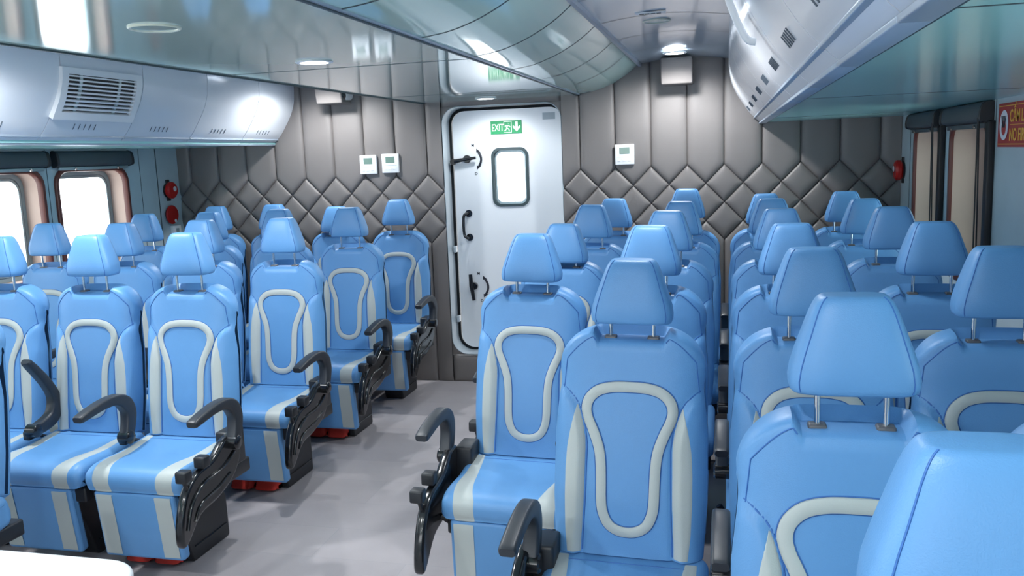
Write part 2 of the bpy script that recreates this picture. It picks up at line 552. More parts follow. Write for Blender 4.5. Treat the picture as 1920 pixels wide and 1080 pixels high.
# leaf with a window hole
HWDX = -.03
wx, wz, ww, wh = -1.563, 1.568, .268, .425
lf = DMB()
Lp = rrect(cx+.03+.012, cz, ow-.062, oh-.06, .1, 8); Lw = rrect(wx, wz, ww, wh, .055, 8)
loopbridge(lf, Lp, DY-.012, Lw, DY-.012, 'white'); loopbridge(lf, Lp, DY-.012, Lp, DY+.03, 'white')
loopbridge(lf, Lp, DY+.03, Lw, DY+.03, 'white')
lf.build('door_leaf', door, 30)
wf = DMB()
La = rrect(wx, wz, ww+.02, wh+.02, .065, 8); Lb = rrect(wx, wz, ww-.02, wh-.02, .05, 8); Lc = rrect(wx, wz, ww-.05, wh-.05, .045, 8)
loopbridge(wf, La, DY-.0125, La, DY-.02, 'joint'); loopbridge(wf, La, DY-.02, Lb, DY-.022, 'joint'); loopbridge(wf, Lb, DY-.022, Lb, DY+.02, 'joint'); loopbridge(wf, Lb, DY+.008, Lc, DY+.008, 'alu')
win = wf.build('window_rim', door)
gp = DMB(); gp.add([(x, DY+.014, z) for x, z in Lb], [tuple(range(len(Lb)))], 'glass'); gp.build('glass_pane', win, 0)
fl = DMB()
for x0, x1, z0, z1 in ((wx+.02, wx+.024, wz-.2, wz+.2), (wx-.13, wx+.02, wz+.05, wz+.053), (wx-.13, wx+.02, wz-.145, wz-.142)):
    fl.box(x0, x1, DY+.016, DY+.0165, z0, z1, 'alu')
fl.build('glazing_bars', win, 0)
# exit sign
sg = DMB(); sx0, sx1, sz0, sz1 = -1.702, -1.462, 1.892, 1.99
sg.box(sx0, sx1, DY-.0165, DY-.0125, sz0, sz1, 'green')
ex = sg.build('exit_sign', door, 0); ex['label'] = 'green EXIT sign with running figure and down arrow'
tx = DMB()
P_ = lambda x, y, z: (sx0+.008+x, DY-.017-z, sz0+.024+y)
text_mesh(tx, 'EXIT', .073, 'cream', P_, sx=.63)
fx0 = sx0+.102
for a, b_, c_, d_ in ((0, .062, .088, .092), (0, .004, .055, .092), (.058, .062, .008, .092), (.0, .062, .008, .012)):
    tx.box(fx0+a, fx0+b_, DY-.0172, DY-.0165, sz0+c_, sz0+d_, 'cream')
ry = DY-.0169
for pts, r_ in (([(.030, .062), (.024, .042)], .006), ([(.024, .042), (.040, .034), (.044, .018)], .0042), ([(.024, .042), (.016, .028), (.004, .022)], .0042),
                ([(.030, .062), (.046, .056), (.052, .048)], .0035), ([(.030, .062), (.018, .062), (.012, .05)], .0035), ([(.036, .076), (.037, .077)], .007)):
    tx.tube([(fx0+a, ry, sz0+b_) for a, b_ in pts], r_, 'cream', 6)
ax = sx1-.038
tx.add([(ax+a, DY-.0172, sz0+b_) for a, b_ in ((-.009, .088), (.009, .088), (.009, .048), (.029, .062), (.029, .045), (0, .014), (-.029, .045), (-.029, .062), (-.009, .048))], [(0, 1, 2, 8), (2, 3, 4, 5), (8, 5, 6, 7), (8, 2, 5)], 'cream')
tx.build('sign_lettering', ex, 0)
# small notice plate, pull handle, dog levers
pl = DMB(); pl.box(-1.30, -1.205, DY-.015, DY-.0125, 1.985, 2.035, 'coam'); pl.build('notice_plate', door, 0)
hd = DMB(); hx = -1.915
for z in (1.30, 1.115):
    hd.cyl((hx+.01, DY-.012, z), (0, -1, 0), .028, .008, 'black')
hd.tube(smooth_loop([(hx+.01, DY-.012, 1.30), (hx, DY-.055, 1.30), (hx-.02, DY-.06, 1.27), (hx-.02, DY-.06, 1.145), (hx, DY-.055, 1.115), (hx+.01, DY-.012, 1.115)], 4, False), .011, 'black', 10)
hd.build('pull_handle', door)
dg = DMB()
dg.cyl((-1.895, DY-.012, 1.715), (0, -1, 0), .03, .03, 'black', b=.004)
dg.tube([(-1.99, DY-.045, 1.70), (-1.93, DY-.05, 1.71), (-1.82, DY-.05, 1.722)], [.018, .014, .011], 'black', 10)
dg.cyl((-2.0, DY-.03, 1.698), (0, -1, 0), .024, .03, 'black')
a_ = dg.build('dog_lever', door); a_['label'] = 'upper black locking lever lying across the door edge'
dg = DMB()
dg.cyl((-1.885, DY-.012, .735), (0, -1, 0), .03, .03, 'black', b=.004)
dg.tube([(-1.905, DY-.05, .83), (-1.90, DY-.05, .74), (-1.885, DY-.05, .625)], [.014, .018, .013], 'black', 10)
a_ = dg.build('dog_lever', door); a_['label'] = 'lower black locking lever hanging upright'
mk = DMB()
for xc, zc, rad in ((-1.862, 1.712, .075), (-1.86, .727, .085)):
    pts = [(xc+rad*cos(radians(t)), DY-.0135, zc+rad*sin(radians(t))) for t in range(-42, 43, 7)]
    mk.tube(pts, .009, 'dark', 6)
    for sgn in (1, -1):
        p = Vector(pts[-1 if sgn > 0 else 0])
        mk.add([p+Vector((.018, 0, 0)), p+Vector((-.018, 0, 0)), p+Vector((-.016, 0, .03*sgn))], [(0, 1, 2)], 'dark')
    text_mesh(mk, 'M', .03, 'dark', lambda x, y, z: (xc-.0+x, DY-.0135-z, zc+.095+y))
    text_mesh(mk, 'D', .03, 'dark', lambda x, y, z: (xc+.02+x, DY-.0135-z, zc-.12+y))
mk.build('lever_markings', door)
hg = DMB()
for z in (.45, 1.0): hg.box(-2.035, -2.015, DY-.05, DY+.0, z, z+.05, 'coam', .004)
hg.build('hinge', door)

HWDX = 0
# ------------------------------------------------------------------ side walls with windows
def side_wall(name, X, sgn, wins, zb, zt, rad):
    """sgn -1: left wall facing +x ; +1: right wall facing -x"""
    b = MB(); ys = YF
    HT = ZS+.02
    def q(y0, y1, z0, z1): b.add([(X, y0, z0), (X, y1, z0), (X, y1, z1), (X, y0, z1)], [(0, 1, 2, 3)], 'hull')
    for (y0, y1) in wins:
        m0, m1 = y0-.03, y1+.03; c0, c1 = (y0+y1)/2, (zb+zt)/2
        q(ys, m0, 0, HT); q(m0, m1, 0, zb-.03); q(m0, m1, zt+.03, HT)
        L_ = rrect(c0, c1, y1-y0, zt-zb, rad, 6)
        outr = []
        for (y, z) in L_:
            k = min((m1-c0)/max(abs(y-c0), 1e-6), (zt+.03-c1)/max(abs(z-c1), 1e-6))
            outr.append((c0+(y-c0)*k, c1+(z-c1)*k))
        b.grid([[(X, y, z) for y, z in L_], [(X, y, z) for y, z in outr]], 'hull', True)
        for cy, czz in ((m0, zb-.03), (m1, zb-.03), (m0, zt+.03), (m1, zt+.03)):
            pass
        ys = m1
    q(ys, D+.02, 0, HT)
    # panel joints
    for y, wd in JN[name]:
        b.box(X-.002, X+.002, y, y+wd, 0, HT, 'joint')
    # outer hull thickness above and below the glazing
    b.box(X+sgn*.3, X+sgn*.32, YF, D+.3, 0, zb-.02, 'hull'); b.box(X+sgn*.3, X+sgn*.32, YF, D+.3, zt+.02, ZC+.1, 'hull')
    return tag(b.build(name, smooth=0), kind='structure')
JN = {'wall_left': [(4.86, .004), (5.80, .004), (6.0, .008)], 'wall_right': [(6.0, .006), (4.2, .004), (3.1, .005)]}
ZB = 1.05
LW = [(4.94-.83*k, 5.62-.83*k) for k in range(8)][::-1]
RW = [(5.17-.89*k, 5.80-.89*k) for k in range(2)][::-1]
RWF = [(1.0-.89*k, 1.63-.89*k) for k in range(3)][::-1]
side_wall('wall_left', XL, -1, LW, ZB, 1.735, .09)
side_wall('wall_right', XR, 1, RWF+RW, ZB, 1.775, .06)
def window(n, X, sgn, y0, y1, zb, zt, rad, trim, dep=.16):
    t = empty('window_%d' % n, (X, (y0+y1)/2, (zb+zt)/2), kind='structure')
    oy, oz = t.location.y, t.location.z
    L_ = lambda w_, r_: rrect(0, 0, y1-y0+w_, zt-zb+w_, max(r_, .01), 6)
    P = lambda d, l: [(d*sgn, y, z) for y, z in l]
    b = MB(); A = L_(0, rad)
    b.grid([P(-.004, A), P(dep, A)], 'beige', True); b.build('reveal', t, 40)
    b = MB(); o1 = L_(.055, rad+.02); o2 = L_(-.004, rad)
    b.grid([P(0.001, o1), P(-.014, o1), P(-.02, L_(.045, rad+.018)), P(-.02, L_(.006, rad)), P(-.012, o2), P(.02 if sgn < 0 else -.002, o2)], trim, True); b.build('window_trim', t, 40)
    b = MB(); i1 = L_(0, rad); i2 = L_(-.05, rad); i3 = L_(-.09, rad*.9)
    b.grid([P(dep-.03, i1), P(dep-.03, i2), P(dep-.018, i2), P(dep-.018, L_(-.056, rad)), P(dep-.03, L_(-.06, rad)), P(dep-.03, i3), P(dep, i3)], 'alu', True); b.build('window_frame', t, 40)
    b = MB(); b.add(P(dep-.006, i3), [tuple(range(len(i3)))], 'glass' if sgn < 0 else 'tglass'); b.build('glass_pane', t, 0)
    return t
n = 1
for y0, y1 in LW: window(n, XL, -1, y0, y1, ZB, 1.735, .09, 'redbrown'); n += 1
for y0, y1 in RWF+RW: window(n, XR, 1, y0, y1, ZB, 1.775, .06, 'redbrown', .2); n += 1

# unseen forward bulkhead added to cut daylight from behind, open above seat height
b = MB(); b.box(XL, XR, YF-.05, YF, 0, 1.15, 'hull'); b.box(XL, XR, YF-.05, YF, 1.95, ZC+.1, 'hull')
for x in (XL, -2.9, -.45, XR-.1): b.box(x, x+.1, YF-.05, YF, 1.15, 1.95, 'hull')
tag(b.build('wall_front_added', smooth=0), kind='structure')

# roller blinds
def blind(X, sgn, y0, y1, z0, z1, label, cord=False, dp=.05):
    t = empty('roller_blind', (X, (y0+y1)/2, z0), label=label, cat='roller blind', group='rolled-up window blinds')
    L_ = (y1-y0)/2; h = z1-z0
    b = MB()
    prof = smooth_loop([(0, 0.012), (-dp*.8, 0.014), (-dp, h*.3), (-dp*.95, h*.7), (-dp*.7, h-.004), (0, h-.004)], 3)
    b.extr([(p[0]*sgn-.0*sgn, p[1]) for p in prof], -L_, L_, .004, 'blind', axis='y')
    b.build('cassette', t)
    for e in (-1, 1):
        b = MB(); b.extr([((p[0]*1.12)*sgn, p[1]*1.05-.004) for p in prof], e*L_-.012, e*L_+.012, .004, 'mblack', axis='y'); b.build('end_cap', t)
    b = MB(); b.box(-sgn*.03, -sgn*.012, -L_+.03, L_-.03, -.016, .006, 'alu' if sgn < 0 else 'blind', .003); b.build('bottom_bar', t)
    for yy in (-L_*.55, L_*.6):
        b = MB(); b.cyl((-sgn*.035, yy, -.008), (-sgn, 0, 0), .009, .006, 'chrome', 10); b.build('screw_cap', t)
    if cord:
        b = MB(); yy = -L_+.02
        for dy in (-.006, .012): b.tube([(-sgn*.055, yy+dy, .03), (-sgn*.05, yy+dy*2, -.3), (-sgn*.045, yy+dy*3, -.75)], .0035, 'blktrim', 6)
        b.tube([(-sgn*.045, yy-.018, -.75), (-sgn*.045, yy+.01, -.78), (-sgn*.045, yy+.036, -.75)], .0035, 'blktrim', 6)
        b.build('pull_cord', t)
    return t
for k, (y0, y1) in enumerate(LW[::-1][:4]):
    blind(XL, -1, y0-.02, y1+.05, 1.762, 1.872, 'charcoal rolled-up blind above the %s left window from the padded wall' % ['first', 'second', 'third', 'fourth'][k])
for k, (y0, y1) in enumerate(RW[::-1]):
    blind(XR, 1, y0-.04, y1+.06, 1.785, 1.884, 'charcoal rolled-up blind with cord above the %s' % ['right window nearest the padded wall', 'right window beside the red sign'][k], True, .055)
# black pillars beside the right windows
for k, (y0, y1) in enumerate(RW):
    b = MB(); b.box(XR-.03, XR-.002, y0-.085, y0-.03, .95, 1.8, 'blktrim', .006)
    tag(b.build('trim_%d' % (k+5)), kind='structure')

# ------------------------------------------------------------------ fixtures on the walls
def thermostat(x, z, label, dark):
    t = empty('thermostat', (x, D-.03, z), label=label, cat='thermostat', group='white wall thermostats')
    b = MB(); b.box(-.068, .068, -.022, .0, -.072, .072, 'wplast', .004); b.build('housing', t)
    b = MB(); b.box(-.036, .036, -.0235, -.021, .004, .05, 'lcd' if not dark else 'lcd'); b.build('display', t, 0)
    b = MB()
    for k in range(3): b.box(-.05+k*.036, -.028+k*.036, -.0235, -.021, -.05, -.036, 'swhite', .001)
    b.box(-.055, .055, -.0228, -.0215, -.018, -.0165, 'alu')
    b.build('buttons', t)
thermostat(-2.672, 1.702, 'white thermostat on the padded wall, left one of the pair', 0)
thermostat(-2.492, 1.706, 'white thermostat on the padded wall, right one of the pair, nearer the door', 0)
thermostat(-.708, 1.705, 'white thermostat alone on the padded wall right of the white door', 1)

# dome camera by the left padded box
t = empty('security_camera', (-2.815, D-.16, 2.205), label='white dome security camera with dark lens beside the left padded wall box', cat='camera')
b = MB(); b.cyl((0, .13, .03), (0, -1, -.05), .05, .11, 'wplast', 20, .006); b.build('mount', t)
b = MB(); b.dome((0, .03, .03), (.1, -1, -.35), .052, 1.0, 'wplast'); b.build('shell', t)
b = MB(); b.dome((.006, -.003, .02), (.1, -1, -.35), .04, .9, 'black'); b.build('lens_dome', t)

# alarm bells on the left wall and one on the right
def bell(X, sgn, y, z, label, flat):
    t = empty('alarm_bell', (X, y, z), label=label, cat='alarm')
    b = MB(); b.cyl((0, 0, 0), (-sgn, 0, 0), .062, .012, 'mblack', 24, .003)
    if not flat: b.box(-sgn*.012, 0, -.02, .02, -.085, .085, 'mblack', .003)
    b.build('back_plate', t)
    b = MB()
    if flat:
        b.cyl((-sgn*.012, 0, 0), (-sgn, 0, 0), .075, .02, 'red', 28, .006)
        for k in range(3): b.tube([(-sgn*.033, -.03, .02-k*.015), (-sgn*.033, .03, .02-k*.015)], .0015, 'sred', 6)
    else: b.cyl((-sgn*.012, 0, 0), (-sgn, 0, 0), .066, .045, 'red', 28, .012)
    b.build('bell_housing', t)
    b = MB(); b.cyl((-sgn*(.033 if flat else .058), .012 if not flat else .02, 0.01 if not flat else -.05), (-sgn, 0, 0), .014 if flat else .02, .006, 'swhite', 14, .002); b.build('strobe' if not flat else 'indicator', t)
bell(XL, -1, 6.12, 1.56, 'red round alarm sounder with white strobe on the left wall, upper of two', False)
bell(XL, -1, 6.12, 1.365, 'flat red round call point on the left wall below the sounder', True)
bell(XR, 1, 6.2, 1.535, 'red alarm bell on the right wall by the padded corner', False)
t = empty('socket_box', (XL, 6.16, 1.235), label='small white socket box low on the left wall under the red call point', cat='socket')
b = MB(); b.box(0, .03, -.05, .05, -.04, .04, 'wplast', .004); b.build('housing', t)
b = MB(); b.box(.03, .032, -.02, .02, -.018, .018, 'alu'); b.build('outlet', t, 0)

# no fire sign
t = empty('warning_sign', (XR-.004, 3.84, 1.775), label='red no fire warning sign with yellow lettering on the right wall', cat='sign')
b = MB(); b.box(-.004, 0, -.3, .3, -.09, .09, 'sred', .001); b.build('sign_board', t, 0)
b = MB()
for z in (-.078, .078): b.box(-.0052, -.004, -.29, .29, z-.0015, z+.0015, 'yellow')
b.box(-.0052, -.004, -.28, .14, -.0012, .0012, 'yellow')
text_mesh(b, 'CẤM LỬA', .07, 'yellow', lambda x, y, z: (-.0052-z, .14-x, .012+y), sx=.85)
text_mesh(b, 'NO FIRE', .07, 'yellow', lambda x, y, z: (-.0052-z, .14-x, -.064+y), sx=.85)
b.build('sign_lettering', t, 0)
b = MB()
b.add([(-.0056, .215+.058*cos(k*pi/16), .062*sin(k*pi/16)) for k in range(32)], [tuple(range(32))], 'swhite')
b.add([(-.006, .215+.03*cos(k*pi/16), -.012+.03*sin(k*pi/16)) for k in range(32)], [tuple(range(32))], 'sred')
for a in (-35, -12, 12, 35): b.tube([(-.0062, .215+.02*sin(radians(a)), -.01), (-.0062, .215+.05*sin(radians(a)), .038)], .0022, 'dark', 6)
b.build('pictogram', t, 0)

# ------------------------------------------------------------------ lights
def downlight(x, y, z, label, e, spot=None):
    t = empty('downlight', (x, y, z), label=label, cat='ceiling light', group='round white downlights')
    b = MB()
    ring = [(.075, 0), (.078, -.004), (.070, -.008), (.058, -.007), (.056, 0)]
    b.grid([[(r*cos(a*pi/16), r*sin(a*pi/16), h) for r, h in ring] for a in range(33)], 'wplast'); b.build('bezel', t)
    b = MB(); b.cyl((0, 0, -.005), (0, 0, 1), .056, .004, 'lamp', 32); b.build('diffuser', t, 0)
    la = bpy.data.lights.new('downlight_lamp', 'SPOT'); la.energy = e; la.spot_size = radians(166); la.spot_blend = .55; la.shadow_soft_size = .05
    la.color = (.95, .98, 1)
    o = bpy.data.objects.new('downlight_lamp', la); C.objects.link(o); o.parent = t; o.location = (0, 0, -.02)
    return t
downlight(-1.635, 3.343, ZA, 'round downlight in the aisle ceiling, the one nearest the camera', 26)
downlight(-1.665, 6.08, ZA, 'round downlight in the aisle ceiling just above the white door', 9)
downlight(-.325, 5.8, ZC, 'round downlight above the padded box on the right', 32)
downlight(-2.9, 5.8, ZC, 'round downlight above the padded box on the left, hidden by the aisle ceiling', 30)
for x, y, z in ((-1.635, .7, ZA), (-1.635, -1.6, ZA), (-.325, 3.05, ZC), (-.325, .5, ZC), (-.325, -1.6, ZC), (-2.9, 3.05, ZC), (-2.9, .5, ZC)):  # unseen lamps added as fill; only the far left one is inferred
    nm = {ZA: 'aisle ceiling'}.get(z, 'upper ceiling right of the aisle' if x > -1 else 'upper ceiling left of the aisle')
    ps = 'unseen overhead' if y > 2 else 'unseen fill beside the camera' if y > 0 else 'unseen fill behind the camera'
    downlight(x, y, z, 'round downlight in the %s, %s' % (nm, ps), 44 if x < -2 else 24)

def speaker(x, y, z, r, label):
    t = empty('ceiling_speaker', (x, y, z), label=label, cat='speaker', group='round ceiling speakers')
    b = MB(); ring = [(r, 0), (r*.99, -.004), (r*.95, -.006), (r*.86, -.004), (r*.84, -.001)]
    b.grid([[(q*cos(a*pi/20), q*sin(a*pi/20), h) for q, h in ring] for a in range(41)], 'ivory'); b.build('rim', t)
    b = MB(); b.cyl((0, 0, -.002), (0, 0, 1), r*.85, .0015, 'ceil', 32); b.build('grille', t, 0)
speaker(-1.625, 2.30, ZA, .075, 'ivory ringed round speaker in the aisle ceiling, nearest the camera')
speaker(-.335, 4.45, ZC+.016, .07, 'pale round speaker in the upper ceiling right of the aisle')
t = empty('ceiling_vent', (-.34, 4.16, ZC+.014), label='small slotted vent in the upper ceiling ahead of the round speaker', cat='vent')
b = MB(); b.box(-.07, .07, -.02, .02, -.006, 0, 'wplast', .002); b.build('plate', t)
b = MB()
for k in range(4): b.box(-.05+k*.026, -.03+k*.026, -.008, .008, -.0075, -.006, 'joint')
b.build('slots', t, 0)

# ------------------------------------------------------------------ seats
BZ0, BZ1 = .535, 1.215
def yc(z): return lerp(-.128, -.045, (z-.55)/.65)
def WZ(z): return interp([(.53, .22), (.7, .229), (.9, .227), (1.03, .213), (1.05, .213), (1.09, .217), (1.22, .217)], z)
def wing_x(z): return interp([(.53, .134), (.7, .126), (.87, .122), (.92, .128), (.96, .139), (.99, .151), (1.01, .166), (1.03, .19), (1.04, .21)], z)
def yfront(x, z):
    W_ = WZ(z); u = min(1, abs(x)/W_)
    y = yc(z)+.068*(1-(1-u**4.5)**.5)
    if z < 1.06:
        xs = wing_x(z); k = 1-sst(1.0, 1.05, z)
        d = abs(x)-xs
        if d > 0: y -= .016*k*sst(0, .03, d)*(1-sst(.06, .10, d)*.5)
        y += .004*k*math.exp(-(d/.006)**2)
    y -= .010*sst(.55, .72, z)*(1-sst(.8, 1.1, z))*(1-u*u)
    return y
def ztop(u):
    t = max(0, (abs(u)-.34)/.66)
    return BZ1-.006*u*u-.118*(1-max(0, 1-t**2.1)**.5)
US = [0, .06, .12, .18, .24, .3, .36, .40, .43, .46, .49]+[.515+.025*k for k in range(17)]+[.935, .95, .963, .975, .985, .992, .997, 1]
US = [-u for u in US[:0:-1]]+US
def backrest_mb():
    b = MB(); rows = []
    for u in US:
        zt = ztop(u); w_ = 1-sst(.42, .52, abs(u)); r = []
        nz = 56
        for i in range(nz+1):
            z = lerp(BZ0, zt-.03, (i/nz)); x = u*WZ(z)
            zz = z-.030*w_*sst(zt-.10, zt-.03, z)
            yy = yfront(x, zz)
            if i == 0: yy += .03
            r.append((x, yy, zz))
        x = u*WZ(zt); yf = yfront(x, zt-.03); yb = yc(zt)+.115-.04*(1-(1-min(1, abs(u))**6)**.5)
        if yb < yf+.004: yb = yf+.004
        na = 14
        for k in range(1, na):
            t = k/na; th = pi*t
            cs, sn = cos(th), sin(th)
            cs = math.copysign(abs(cs)**.7, cs); sn = sn**.7
            z = zt-.03+.03*sn-.032*w_*(1-sst(.58, .70, t))
            r.append((x, (yf+yb)/2-(yb-yf)/2*cs, z))
        for i in range(12):
            z = lerp(zt-.03, BZ0, i/11); x = u*WZ(z)
            yb = yc(z)+.115-.04*(1-(1-min(1, abs(u))**6)**.5)
            r.append((x, max(yb, yfront(x, z)+.004), z))
        r.append((u*WZ(BZ0)*.96, (yc(BZ0)+.05), BZ0-.012))
        rows.append(r)
    b.grid(rows, 'blue', True)
    # stitched seams
    for sx in (1, -1):
        zs = [1.036-.48*k/60 for k in range(61)]
        b.tube([(sx*wing_x(z), yfront(wing_x(z), z)-.0010, z) for z in zs], .0022, 'seam', 6)
    for side in (-1, 1):
        q = [(side*.102, 0, 1.178)]+[(side*u*.213, 0, ztop(u)-.02-.02*sst(.5, .9, u)) for u in [.52+.37*k/24 for k in range(25)]]
        z_ = q[-1][2]; q += [(side*lerp(.1896, .199, k/6), 0, lerp(z_, 1.03, k/6)) for k in range(1, 7)]
        b.tube([(x, yfront(x, z)-.0004, z) for x, y, z in q], .0016, 'seam', 6)
    return b
RING = [(0, 1.047), (.05, 1.045), (.09, 1.034), (.117, 1.010), (.126, .98), (.120, .95), (.106, .92), (.094, .89), (.085, .86), (.080, .82), (.078, .77), (.077, .72), (.072, .68), (.056, .645), (.03, .627), (0, .622)]
def ring_mb():
    full = RING+[(-x, z) for x, z in RING[-2:0:-1]]
    lp = smooth_loop(full, 5); n = len(lp); b = MB(); rows = []
    for i in range(n):
        a, c_ = Vector(lp[i-1]), Vector(lp[(i+1) % n]); t = (c_-a).normalized(); nn = Vector((-t.y, t.x)); p = Vector(lp[i])
        row = []
        for k, (o, h) in enumerate(((-.0155, -.001), (-.0145, .0045), (-.009, .007), (0, .008), (.009, .007), (.0145, .0045), (.0155, -.001))):
            q = p+nn*o; row.append((q.x, yfront(q.x, q.y)-h, q.y))
        rows.append(row)
    rows.append(rows[0]); b.grid(rows, 'grey')
    for o in (-.0165, .0165):
        pts = []
        for i in range(0, n+1):
            j = i % n; a, c_ = Vector(lp[j-1]), Vector(lp[(j+1) % n]); t = (c_-a).normalized(); q = Vector(lp[j])+Vector((-t.y, t.x))*o
            pts.append((q.x, yfront(q.x, q.y)+.0002, q.y))
        b.tube(pts, .0018, 'seam', 6, False)
    return b
def insert_mb(sx):
    b = MB(); rows = []
    inn = lambda z: wing_x(z)+.003
    out = lambda z: interp([(.555, .178), (.62, .185), (.72, .188), (.8, .187), (.87, .182), (.92, .173), (.96, .163), (.985, .156)], z)
    zs = [.552+.435*(i/36) for i in range(37)]
    for z in zs:
        a, c_ = inn(z), max(out(z), inn(z)+.0005)
        rows.append([(sx*lerp(a, c_, k/10), yfront(lerp(a, c_, k/10), z)-(.0018 if 0 < k < 10 else -.0005), z) for k in range(11)])
    b.grid(rows, 'grey')
    return b
def head_mb():
    b = MB(); H = .185; rows = []
    N = 44
    lv = [(0, .0), (.0, .55), (.0015, .78), (.006, .92), (.014, .985), (.026, 1), (.05, 1), (.08, 1), (.11, 1), (.135, 1), (.152, .995), (.165, .97), (.174, .92), (.180, .84), (.184, .7), (.185, .5), (.185, 0)]
    def half(z): return (interp([(0, .119), (.03, .120), (.06, .114), (.155, .080), (.185, .068)], z), interp([(0, .062), (.05, .068), (.12, .060), (.185, .044)], z))
    def pt(z, k, ang):
        wx_, dy_ = half(z); wx_ -= (1-k)*.03 if k > .5 else .03*.5+(.5-k)*2*(wx_-.03*.5)
        dy_ = dy_-(1-k)*.03 if k > .5 else (dy_-.015)*(k*2)
        wx_ = max(wx_, 0); dy_ = max(dy_, 0)
        c_, s_ = cos(ang), sin(ang); e = .56
        return (wx_*math.copysign(abs(c_)**e, c_), dy_*math.copysign(abs(s_)**e, s_)-.012*(1-z/H)+.004, z)
    for z, k in lv: rows.append([pt(z, k, 2*pi*i/N) for i in range(N)])
    b.grid(rows, 'blue', True)
    for ang in (radians(-42), radians(-138)):
        b.tube([pt(z, k, ang) for z, k in lv[3:15]], .0014, 'seam', 6)
    return b
CU = smooth_loop([(-.07, .535), (-.16, .538), (-.30, .528), (-.40, .532), (-.47, .527), (-.508, .507), (-.520, .475), (-.510, .44), (-.485, .425), (-.30, .415), (-.07, .42)], 4)
def cushion_mb():
    b = MB(); b.extr(CU, -.237, .237, .034, 'blue', 6)
    b.tube([(x, -.155, .5385) for x in (-.2, 0, .2)], .0015, 'seam', 6)
    return b
def strip_on(prof, i0, i1, fi, fo, sx, m='grey', off=.0016, n=6):
    b = MB(); rows = []
    for i in range(i0, i1+1):
        a, c_ = prof[i-1], prof[(i+1) % len(prof)]
        t = Vector((c_[0]-a[0], c_[1]-a[1])).normalized(); nn = Vector((t.y, -t.x))
        if nn.x*(prof[i][0]+.3)+nn.y*(prof[i][1]-.47) < 0: nn = -nn
        f_ = (i-i0)/(i1-i0); a_, o_ = fi(f_), fo(f_)
        rows.append([(sx*lerp(a_, o_, k/n), prof[i][0]+nn.x*(off if 0 < k < n else -.001), prof[i][1]+nn.y*(off if 0 < k < n else -.001)) for k in range(n+1)])
    b.grid(rows, m); return b
LRP = round_poly([(-.505, .425), (-.455, .425), (-.42, .13), (-.47, .125)], .018, 4)
def legrest_mb():
    b = MB(); b.extr(LRP, -.205, .175, .016, 'blue', 4); return b
def arm_mb(sgn, x0):
    b = MB()
    cl = smooth_loop([(-.53, .735), (-.46, .748), (-.38, .759), (-.305, .757), (-.252, .732), (-.226, .685), (-.235, .625), (-.258, .57)], 4, False)
    n_ = len(cl); ws = [interp([(0, .014), (.1, .018), (.4, .022), (.6, .032), (.75, .031), (1, .024)], i/(n_-1)) for i in range(n_)]
    rows = []
    for i, p in enumerate(cl):
        a_, c_ = cl[max(i-1, 0)], cl[min(i+1, n_-1)]
        t = Vector((c_[0]-a_[0], c_[1]-a_[1])).normalized(); nn = (-t.y, t.x)
        for e_, k_ in (((0, .5), (0, .85), (.006, 1)) if i == 0 else ((0, 1),) if i < n_-1 else ((0, 1), (0, .5))):
            cs = rrect(0, 0, .048*k_, ws[i]*2*k_, .010*k_, 3)
            rows.append([(sgn*x0+u, p[0]+t.x*e_+nn[0]*v, p[1]+t.y*e_+nn[1]*v) for u, v in cs])
    b.grid(rows, 'arm', True)
    b.add(rows[0], [tuple(range(len(rows[0])))], 'arm'); b.add(rows[-1], [tuple(range(len(rows[0])))], 'arm')
    b.cyl((sgn*(x0-.03), -.255, .575), (sgn, 0, 0), .03, .06, 'black', 20, .006)
    return b
def shroud_mb(sgn):
    b = MB()
    pr = smooth_loop([(-.20, .60), (-.185, .50), (-.26, .415), (-.38, .372), (-.50, .352), (-.60, .27), (-.635, .285), (-.625, .38), (-.58, .475), (-.50, .528), (-.39, .545), (-.29, .60)], 4)
    b.extr(pr, sgn*.262, sgn*.30, .013, 'black', 4)
    # raised rib and recliner bracket
    b.tube([(sgn*.302, y, z) for y, z in smooth_loop([(-.60, .33), (-.56, .42), (-.47, .475), (-.33, .49), (-.24, .53)], 4, False)], .007, 'black', 8)
    b.tube([(sgn*.302, y, z) for y, z in smooth_loop([(-.55, .345), (-.50, .40), (-.38, .42), (-.28, .45)], 4, False)], .005, 'black', 8)
    b.box(sgn*.20, sgn*.27, -.22, -.10, .44, .60, 'mblack', .01)
    return b
def base_mb(sgn):
    b = MB()
    pr = round_poly([(-.235, 0), (.055, 0), (.05, .20), (-.02, .36), (-.40, .36), (-.30, .20)], .02, 3)
    b.extr(pr, -sgn*.09, sgn*.05, .008, 'mblack', 3)
    b.box(-.225, .225, -.47, .0, .355, .42, 'mblack', .01)
    b.tube([(sgn*.052, -.22, .07), (sgn*.052, .03, .07)], .003, 'black', 6)
    b.tube([(sgn*.225, -.42, .38), (sgn*.262, -.42, .40)], .012, 'mblack', 8)
    b.tube([(sgn*.225, -.25, .38), (sgn*.262, -.25, .44)], .012, 'mblack', 8)
    return b

